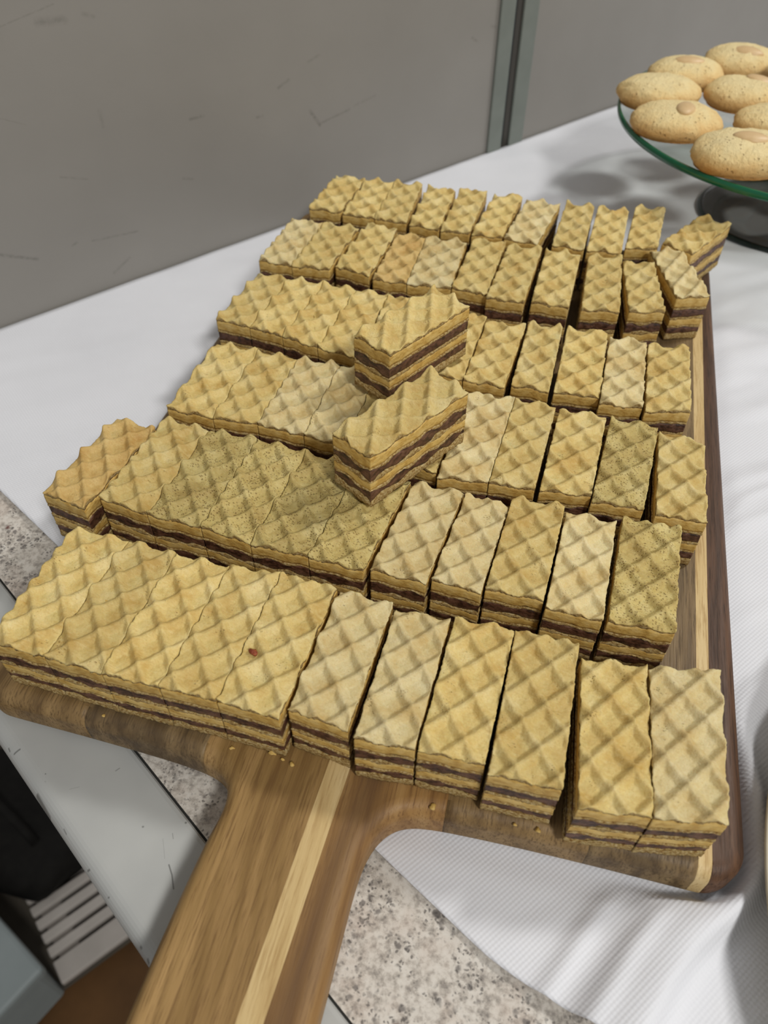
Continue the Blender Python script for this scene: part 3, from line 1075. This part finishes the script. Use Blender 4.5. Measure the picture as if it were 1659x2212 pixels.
for r in '123456':
    res = {'1': 0.36, '2': 0.37, '3': 0.43, '4': 0.49, '5': 0.56, '6': 0.64}[r]
    start = 0
    for i, quad in enumerate(ROWS[r]):
        if i in RUNS[r]:
            start = i
        qq = np.array(ROWS[r][start], float).reshape(4, 2)
        q0 = qq.mean(0)
        vv = qq[3] - qq[0] + qq[2] - qq[1]
        ang0 = math.atan2(-vv[0], vv[1])
        rn = random.Random(ord(r) * 31 + start)
        lat = (q0[0] + rn.uniform(-6, 6), q0[1] + rn.uniform(-6, 6))
        mt, tn = TN[TONE[r][i]]
        lab = SPECIAL.get((r, i), '%s filled wafer slice, %s from the left %s' % (tn, ORD[i], ROWNAME[r]))
        sh = (0.0, 0.0)
        w = wafer(quad, lab, mt, TB + 0.0002, lat, 'filled wafer slices in rows on the cutting board', ord(r) * 100 + i, res, sh, rs=ord(r) * 7 + start, ang=ang0)
        if (r, i) == ('1', 4):
            spot_parent = w
        if (r, i) == ('1', 2):
            spot_parent2 = w


def rect(cx_, cy_, W, L, ang):
    a = math.radians(ang)
    e1 = np.array([math.cos(a), math.sin(a)])       # width direction
    e2 = np.array([-math.sin(a), math.cos(a)])
    c = np.array([cx_, cy_])
    return [*(c - e1 * W / 2 - e2 * L / 2), *(c + e1 * W / 2 - e2 * L / 2), *(c + e1 * W / 2 + e2 * L / 2), *(c - e1 * W / 2 + e2 * L / 2)]


ztop = TB + 0.0288
wafer(rect(-69.0, 269.8, 20.5, 50.0, -27.0), 'loose golden wafer slice lying across the third and fourth rows', TOP_B, ztop, None, 'loose wafer slices lying on top of the rows', 901, 0.37)
wafer(rect(-57.0, 211.5, 19.5, 52.0, -28.0), 'loose golden wafer slice on top, the one nearer the handle', TOP_B, ztop, None, 'loose wafer slices lying on top of the rows', 902, 0.37)


# red jam spots on one slice of the front row
def blob(name, loc, r, mat, parent=None, flat=0.4, seed=0, seg=12):
    bm = bmesh.new()
    bmesh.ops.create_icosphere(bm, subdivisions=2, radius=1.0)
    rn = random.Random(seed)
    k = [rn.uniform(0.6, 1.15) for _ in range(7)]
    for v in bm.verts:
        a = math.atan2(v.co.y, v.co.x) + math.pi
        f = k[int(a / 6.2832 * 6.99)] * (0.85 + 0.3 * rn.random())
        v.co = Vector((v.co.x * r * f, v.co.y * r * f * 0.8, v.co.z * r * flat * f))
    o = bm_obj(name, bm, mat, parent, True)
    o.location = loc
    return o


def to_local(parent, p):
    a = parent.rotation_euler.z
    d = Vector(p) - parent.location
    return Vector((d.x * math.cos(a) + d.y * math.sin(a), -d.x * math.sin(a) + d.y * math.cos(a), d.z))


b = blob('jam_spot', to_local(spot_parent, (-0.0778, 0.1154, TB + 0.0264)), 0.0019, RED, spot_parent, 0.3, 4)
b['label'] = 'small red-brown jam spot'
b = blob('jam_spot', to_local(spot_parent2, (-0.1143, 0.1097, TB + 0.0264)), 0.0008, RED, spot_parent2, 0.4, 7)
b['label'] = 'tiny red-brown jam speck'

# ================================================================ crumbs on the board
CR = [(-0.0625, 0.0955), (-0.0590, 0.0948), (-0.0665, 0.0965), (-0.126, 0.0925), (-0.0800, 0.0945), (-0.0125, 0.0950), (0.0130, 0.0970), (0.020, 0.0975)]
CRL = ['tiny crumb at the handle root, middle one of the small cluster', 'tiny crumb at the handle root, the one nearest the pale stripe', 'tiny crumb at the handle root under the fourth slice',
       'tiny lone crumb near the far left end of the board\'s front edge', 'tiny crumb by the inner left curve where the handle begins', 'crumb right of the handle, below the gap between sixth and seventh slices',
       'tiny crumb below the ninth slice of the front row, the left one', 'tiny crumb below the ninth slice of the front row, the right one']
for i, (x_, y_) in enumerate(CR):
    o = blob('crumb', (x_, y_, TB + 0.0004 - (0.0 if -0.075 < x_ < -0.03 else 0.0006)), 0.0007 + 0.0003 * (i % 3), CREAM, None, 0.8, 20 + i)
    tag(o, CRL[i], 'crumb', 'crumbs in front of the front row')

# ================================================================ glass cake stand with almond biscuits
SX, SY = 0.116, 0.570
RP = 0.1255
ZP = 0.0620                                          # underside of the plate
stand = thing('cake_stand', 'round glass cake stand with a green edge and smoky foot', 'cake stand', (SX, SY, 0.0022))


def lathe(name, prof, mat, parent, seg=96, closed=False, z0=0.0):
    V, F = [], []
    for k in range(seg):
        a = 2 * math.pi * k / seg
        for r_, z_ in prof:
            V.append((r_ * math.cos(a), r_ * math.sin(a), z_ + z0))
    m_ = len(prof)
    for k in range(seg):
        k2 = (k + 1) % seg
        for j in range(m_ if closed else m_ - 1):
            j2 = (j + 1) % m_
            F.append((k * m_ + j, k2 * m_ + j, k2 * m_ + j2, k * m_ + j2))
    return mesh_obj(name, V, F, mat, parent)


zp = ZP - 0.0022
lathe('glass_plate', [(0.0001, zp), (RP - 0.0006, zp), (RP - 0.0006, zp + 0.0046), (0.0001, zp + 0.0046)], GLASS, stand)
e = lathe('glass_rim', [(RP - 0.0005, zp + 0.0001), (RP + 0.0006, zp + 0.0004), (RP + 0.0010, zp + 0.0023), (RP + 0.0006, zp + 0.0043), (RP - 0.0005, zp + 0.0046)], RIM_GREEN, stand, 160, True)
e['label'] = 'polished green glass rim'
foot = [(0.056, 0.0), (0.0565, 0.0025), (0.054, 0.006), (0.046, 0.011), (0.034, 0.018), (0.024, 0.028), (0.019, 0.040), (0.022, 0.050), (0.034, 0.057), (0.040, zp - 0.0002)]
lathe('glass_foot', foot, GLASS_GREY, stand)
e = lathe('foot_rim', [(0.0550, 0.0), (0.0580, 0.0002), (0.0585, 0.0014), (0.0575, 0.0026), (0.0550, 0.0028)], RIM_BLACK, stand, 96, True)
e['label'] = 'dark rim of the glass foot'


def biscuit(x, y, z, rx, ry, hgt, rot, label, seed, tilt=(0, 0), almond=(0.0, 0.0, 0.3)):
    t = thing('almond_biscuit', label, 'biscuit', (x, y, z), rot, 'almond biscuits on the glass cake stand')
    t.rotation_euler = (tilt[0], tilt[1], rot)
    NU, NV = 72, 34
    V = []
    for j in range(NV + 1):
        f = j / NV
        if f < 0.30:                                 # flat underside
            g = f / 0.30
            rr, zz = 0.90 * g, 0.0
            if g > 0.999:
                zz = 0.0
        else:
            g = (f - 0.30) / 0.70
            a = -0.62 + g * (math.pi / 2 + 0.62)
            rr = math.cos(a) ** 0.86 if a < math.pi / 2 - 1e-6 else 0.0
            zz = (math.sin(a) + math.sin(0.62)) / (1 + math.sin(0.62))
        for i in range(NU):
            a2 = 2 * math.pi * i / NU
            x_, y_ = rr * math.cos(a2), rr * math.sin(a2)
            n1 = float(fnoise(x_ * 2.2 + seed, y_ * 2.2 + zz, seed, 2))
            n2 = float(fnoise(x_ * 8 + seed, y_ * 8 + zz * 6, seed + 3, 3))
            k = 1 + (0.05 * n1 + 0.028 * n2) * (1 if zz > 0.01 else 0.4)
            V.append((x_ * rx * k, y_ * ry * k, zz * hgt * (1 + 0.06 * n1 + 0.03 * n2)))
    F = []
    for j in range(NV):
        for i in range(NU):
            i2 = (i + 1) % NU
            F.append((j * NU + i, j * NU + i2, (j + 1) * NU + i2, (j + 1) * NU + i))
    mesh_obj('biscuit_body', V, F, COOKIE, t)
    if almond is not None:
        bm = bmesh.new()
        bmesh.ops.create_uvsphere(bm, u_segments=24, v_segments=14, radius=1.0)
        for v in bm.verts:
            w_ = 0.0052 * (1 - 0.45 * max(0, v.co.x) ** 2)
            v.co = Vector((v.co.x * 0.0105, v.co.y * w_ * 1.15, v.co.z * 0.0030))
        a = bm_obj('almond', bm, ALMOND, t, True)
        ax, ay, ar = almond
        rr2 = min(0.95, math.hypot(ax / rx, ay / ry))
        a.location = (ax, ay, hgt * (1.0 - 0.42 * rr2 ** 2) - 0.0013)
        a.rotation_euler = (-ay / ry * 0.5, ax / rx * 0.5, ar)
        a['label'] = 'blanched almond pressed into the top'
    return t


zc = ZP + 0.0047
R0 = math.radians(17)
biscuit(0.0135, 0.5660, zc, 0.0262, 0.0215, 0.0158, R0, 'almond biscuit at the far left rim of the stand, hiding its almond', 11, (0, 0), None)
biscuit(0.0290, 0.6070, zc, 0.0258, 0.0205, 0.0155, R0, 'almond biscuit behind the leftmost one, almond seen edge on', 12, (0.0, 0), (0.0, -0.002, -0.2))
biscuit(0.0655, 0.6440, zc, 0.0255, 0.0210, 0.0162, R0, 'almond biscuit at the very back of the stand', 13, (0.06, 0), (0.000, -0.006, -0.5))
biscuit(0.0270, 0.5215, zc, 0.0280, 0.0225, 0.0148, R0, 'almond biscuit on the near left of the stand with a round almond', 14, (0, 0), (0.003, -0.002, 1.2))
biscuit(0.0670, 0.5790, zc, 0.0250, 0.0210, 0.0155, R0, 'almond biscuit in the middle of the stand, cracked on top', 15, (0, 0), (0.009, 0.001, -0.4))
biscuit(0.0835, 0.5380, zc, 0.0240, 0.0195, 0.0145, R0, 'almond biscuit cut by the picture edge behind the nearest one', 16, (0, 0), None)
biscuit(0.0650, 0.4815, zc, 0.0295, 0.0225, 0.0170, R0, 'nearest almond biscuit on the stand with a long almond', 17, (0, 0), (0.001, -0.002, -0.35))
biscuit(0.1080, 0.6150, zc + 0.0075, 0.0250, 0.0210, 0.0170, R0, 'almond biscuit high on the right of the stand, mostly out of view', 18, (0, 0), (0.0, 0.0, 0.4))

# ================================================================ cream plate at the right edge
plate_t = tag(lathe('dinner_plate', [(0.0001, 0.003), (0.085, 0.003), (0.100, 0.005), (0.155, 0.0105), (0.1700, 0.0135), (0.1713, 0.0130), (0.1700, 0.0115), (0.155, 0.0080), (0.104, 0.0025), (0.100, 0.0), (0.090, 0.0), (0.088, 0.0012), (0.0001, 0.0012)], PLATE, None, 160),
              'cream china plate with only its rim in view at the right', 'plate')
plate_t.location = (0.2570, 0.107, 0.0030)

# ================================================================ things down on the floor, seen past the counter's end
ZF = -0.86
MA = math.radians(55)
mat_t = thing('slatted_rack', 'pale grey slatted rack on the floor beside a brown patch', 'rack', (-0.432, 0.093, ZF + 0.0042), MA)
wv = 0.0
for k in range(11):
    w_ = 0.030 if k == 0 else 0.0135
    bm = bmesh.new()
    box_bm(bm, -0.004, 0.16, wv, wv + w_, 0.020, 0.030, 0.002)
    bm_obj('slat', bm, SLAT, mat_t)
    wv += w_ + 0.006
bm = bmesh.new()
box_bm(bm, 0.004, 0.03, 0.008, wv - 0.01, 0.0, 0.020, 0.001)
bm_obj('cross_rail', bm, SLAT, mat_t)
bm = bmesh.new()
box_bm(bm, 0.12, 0.146, 0.008, wv - 0.01, 0.0, 0.020, 0.001)
bm_obj('cross_rail', bm, SLAT, mat_t)

bag = thing('black_bag', 'slumped black bag on the floor beside the slatted rack', 'bag', (-0.602, 0.240, ZF + 0.0042), math.radians(159.6))
V = []
NU, NV = 64, 32
for j in range(NV + 1):
    ph = math.pi * j / NV
    for i in range(NU):
        a = 2 * math.pi * i / NU
        sx_ = math.copysign(abs(math.cos(a)) ** 0.7, math.cos(a)) * math.sin(ph) ** 0.7
        sy_ = math.copysign(abs(math.sin(a)) ** 0.7, math.sin(a)) * math.sin(ph) ** 0.7
        cz_ = math.copysign(abs(math.cos(ph)) ** 0.7, math.cos(ph))
        k = 1 + 0.10 * float(fnoise(sx_ * 2 + 5, sy_ * 2 + cz_, 5, 3))
        V.append((sx_ * 0.125 * k, sy_ * 0.068 * k, 0.042 + cz_ * 0.042 * k))
F = [(j * NU + i, j * NU + (i + 1) % NU, (j + 1) * NU + (i + 1) % NU, (j + 1) * NU + i) for j in range(NV) for i in range(NU)]
mesh_obj('bag_body', V, F, BLACK, bag)
hp = []
for k in range(25):
    a = math.pi * k / 24
    hp.append(Vector((0.07 * math.cos(a), 0.0, 0.080 + 0.035 * math.sin(a))))
V, F = [], []
for k, p in enumerate(hp):
    for j in range(8):
        b_ = 2 * math.pi * j / 8
        V.append((p.x, p.y + 0.006 * math.cos(b_), p.z + 0.006 * math.sin(b_)))
for k in range(24):
    for j in range(8):
        F.append((k * 8 + j, k * 8 + (j + 1) % 8, (k + 1) * 8 + (j + 1) % 8, (k + 1) * 8 + j))
mesh_obj('bag_handle', V, F, BLACK, bag)

box_t = thing('storage_box', 'blue-grey plastic storage box at the lower left below the counter', 'box', (-0.428, 0.0905, ZF + 0.0005), math.radians(-20.4))
bm = bmesh.new()
box_bm(bm, -0.30, -0.006, -0.20, -0.006, 0.0, 0.098, 0.006)
bm_obj('box_body', bm, BOXM, box_t)
bm = bmesh.new()
box_bm(bm, -0.306, 0.0, -0.206, 0.0, 0.0985, 0.120, 0.005)
bm_obj('lid', bm, BOXM, box_t)

bm = bmesh.new()
box_bm(bm, -0.40, 0.165, 0.004, 0.60, 0, 0.004, 0.001)
dm = tag(bm_obj('floor_mat', bm, DGREY), 'dark grey mat on the floor under the slatted rack', 'mat')
dm.location = (-0.432, 0.093, ZF)
dm.rotation_euler = (0, 0, MA)
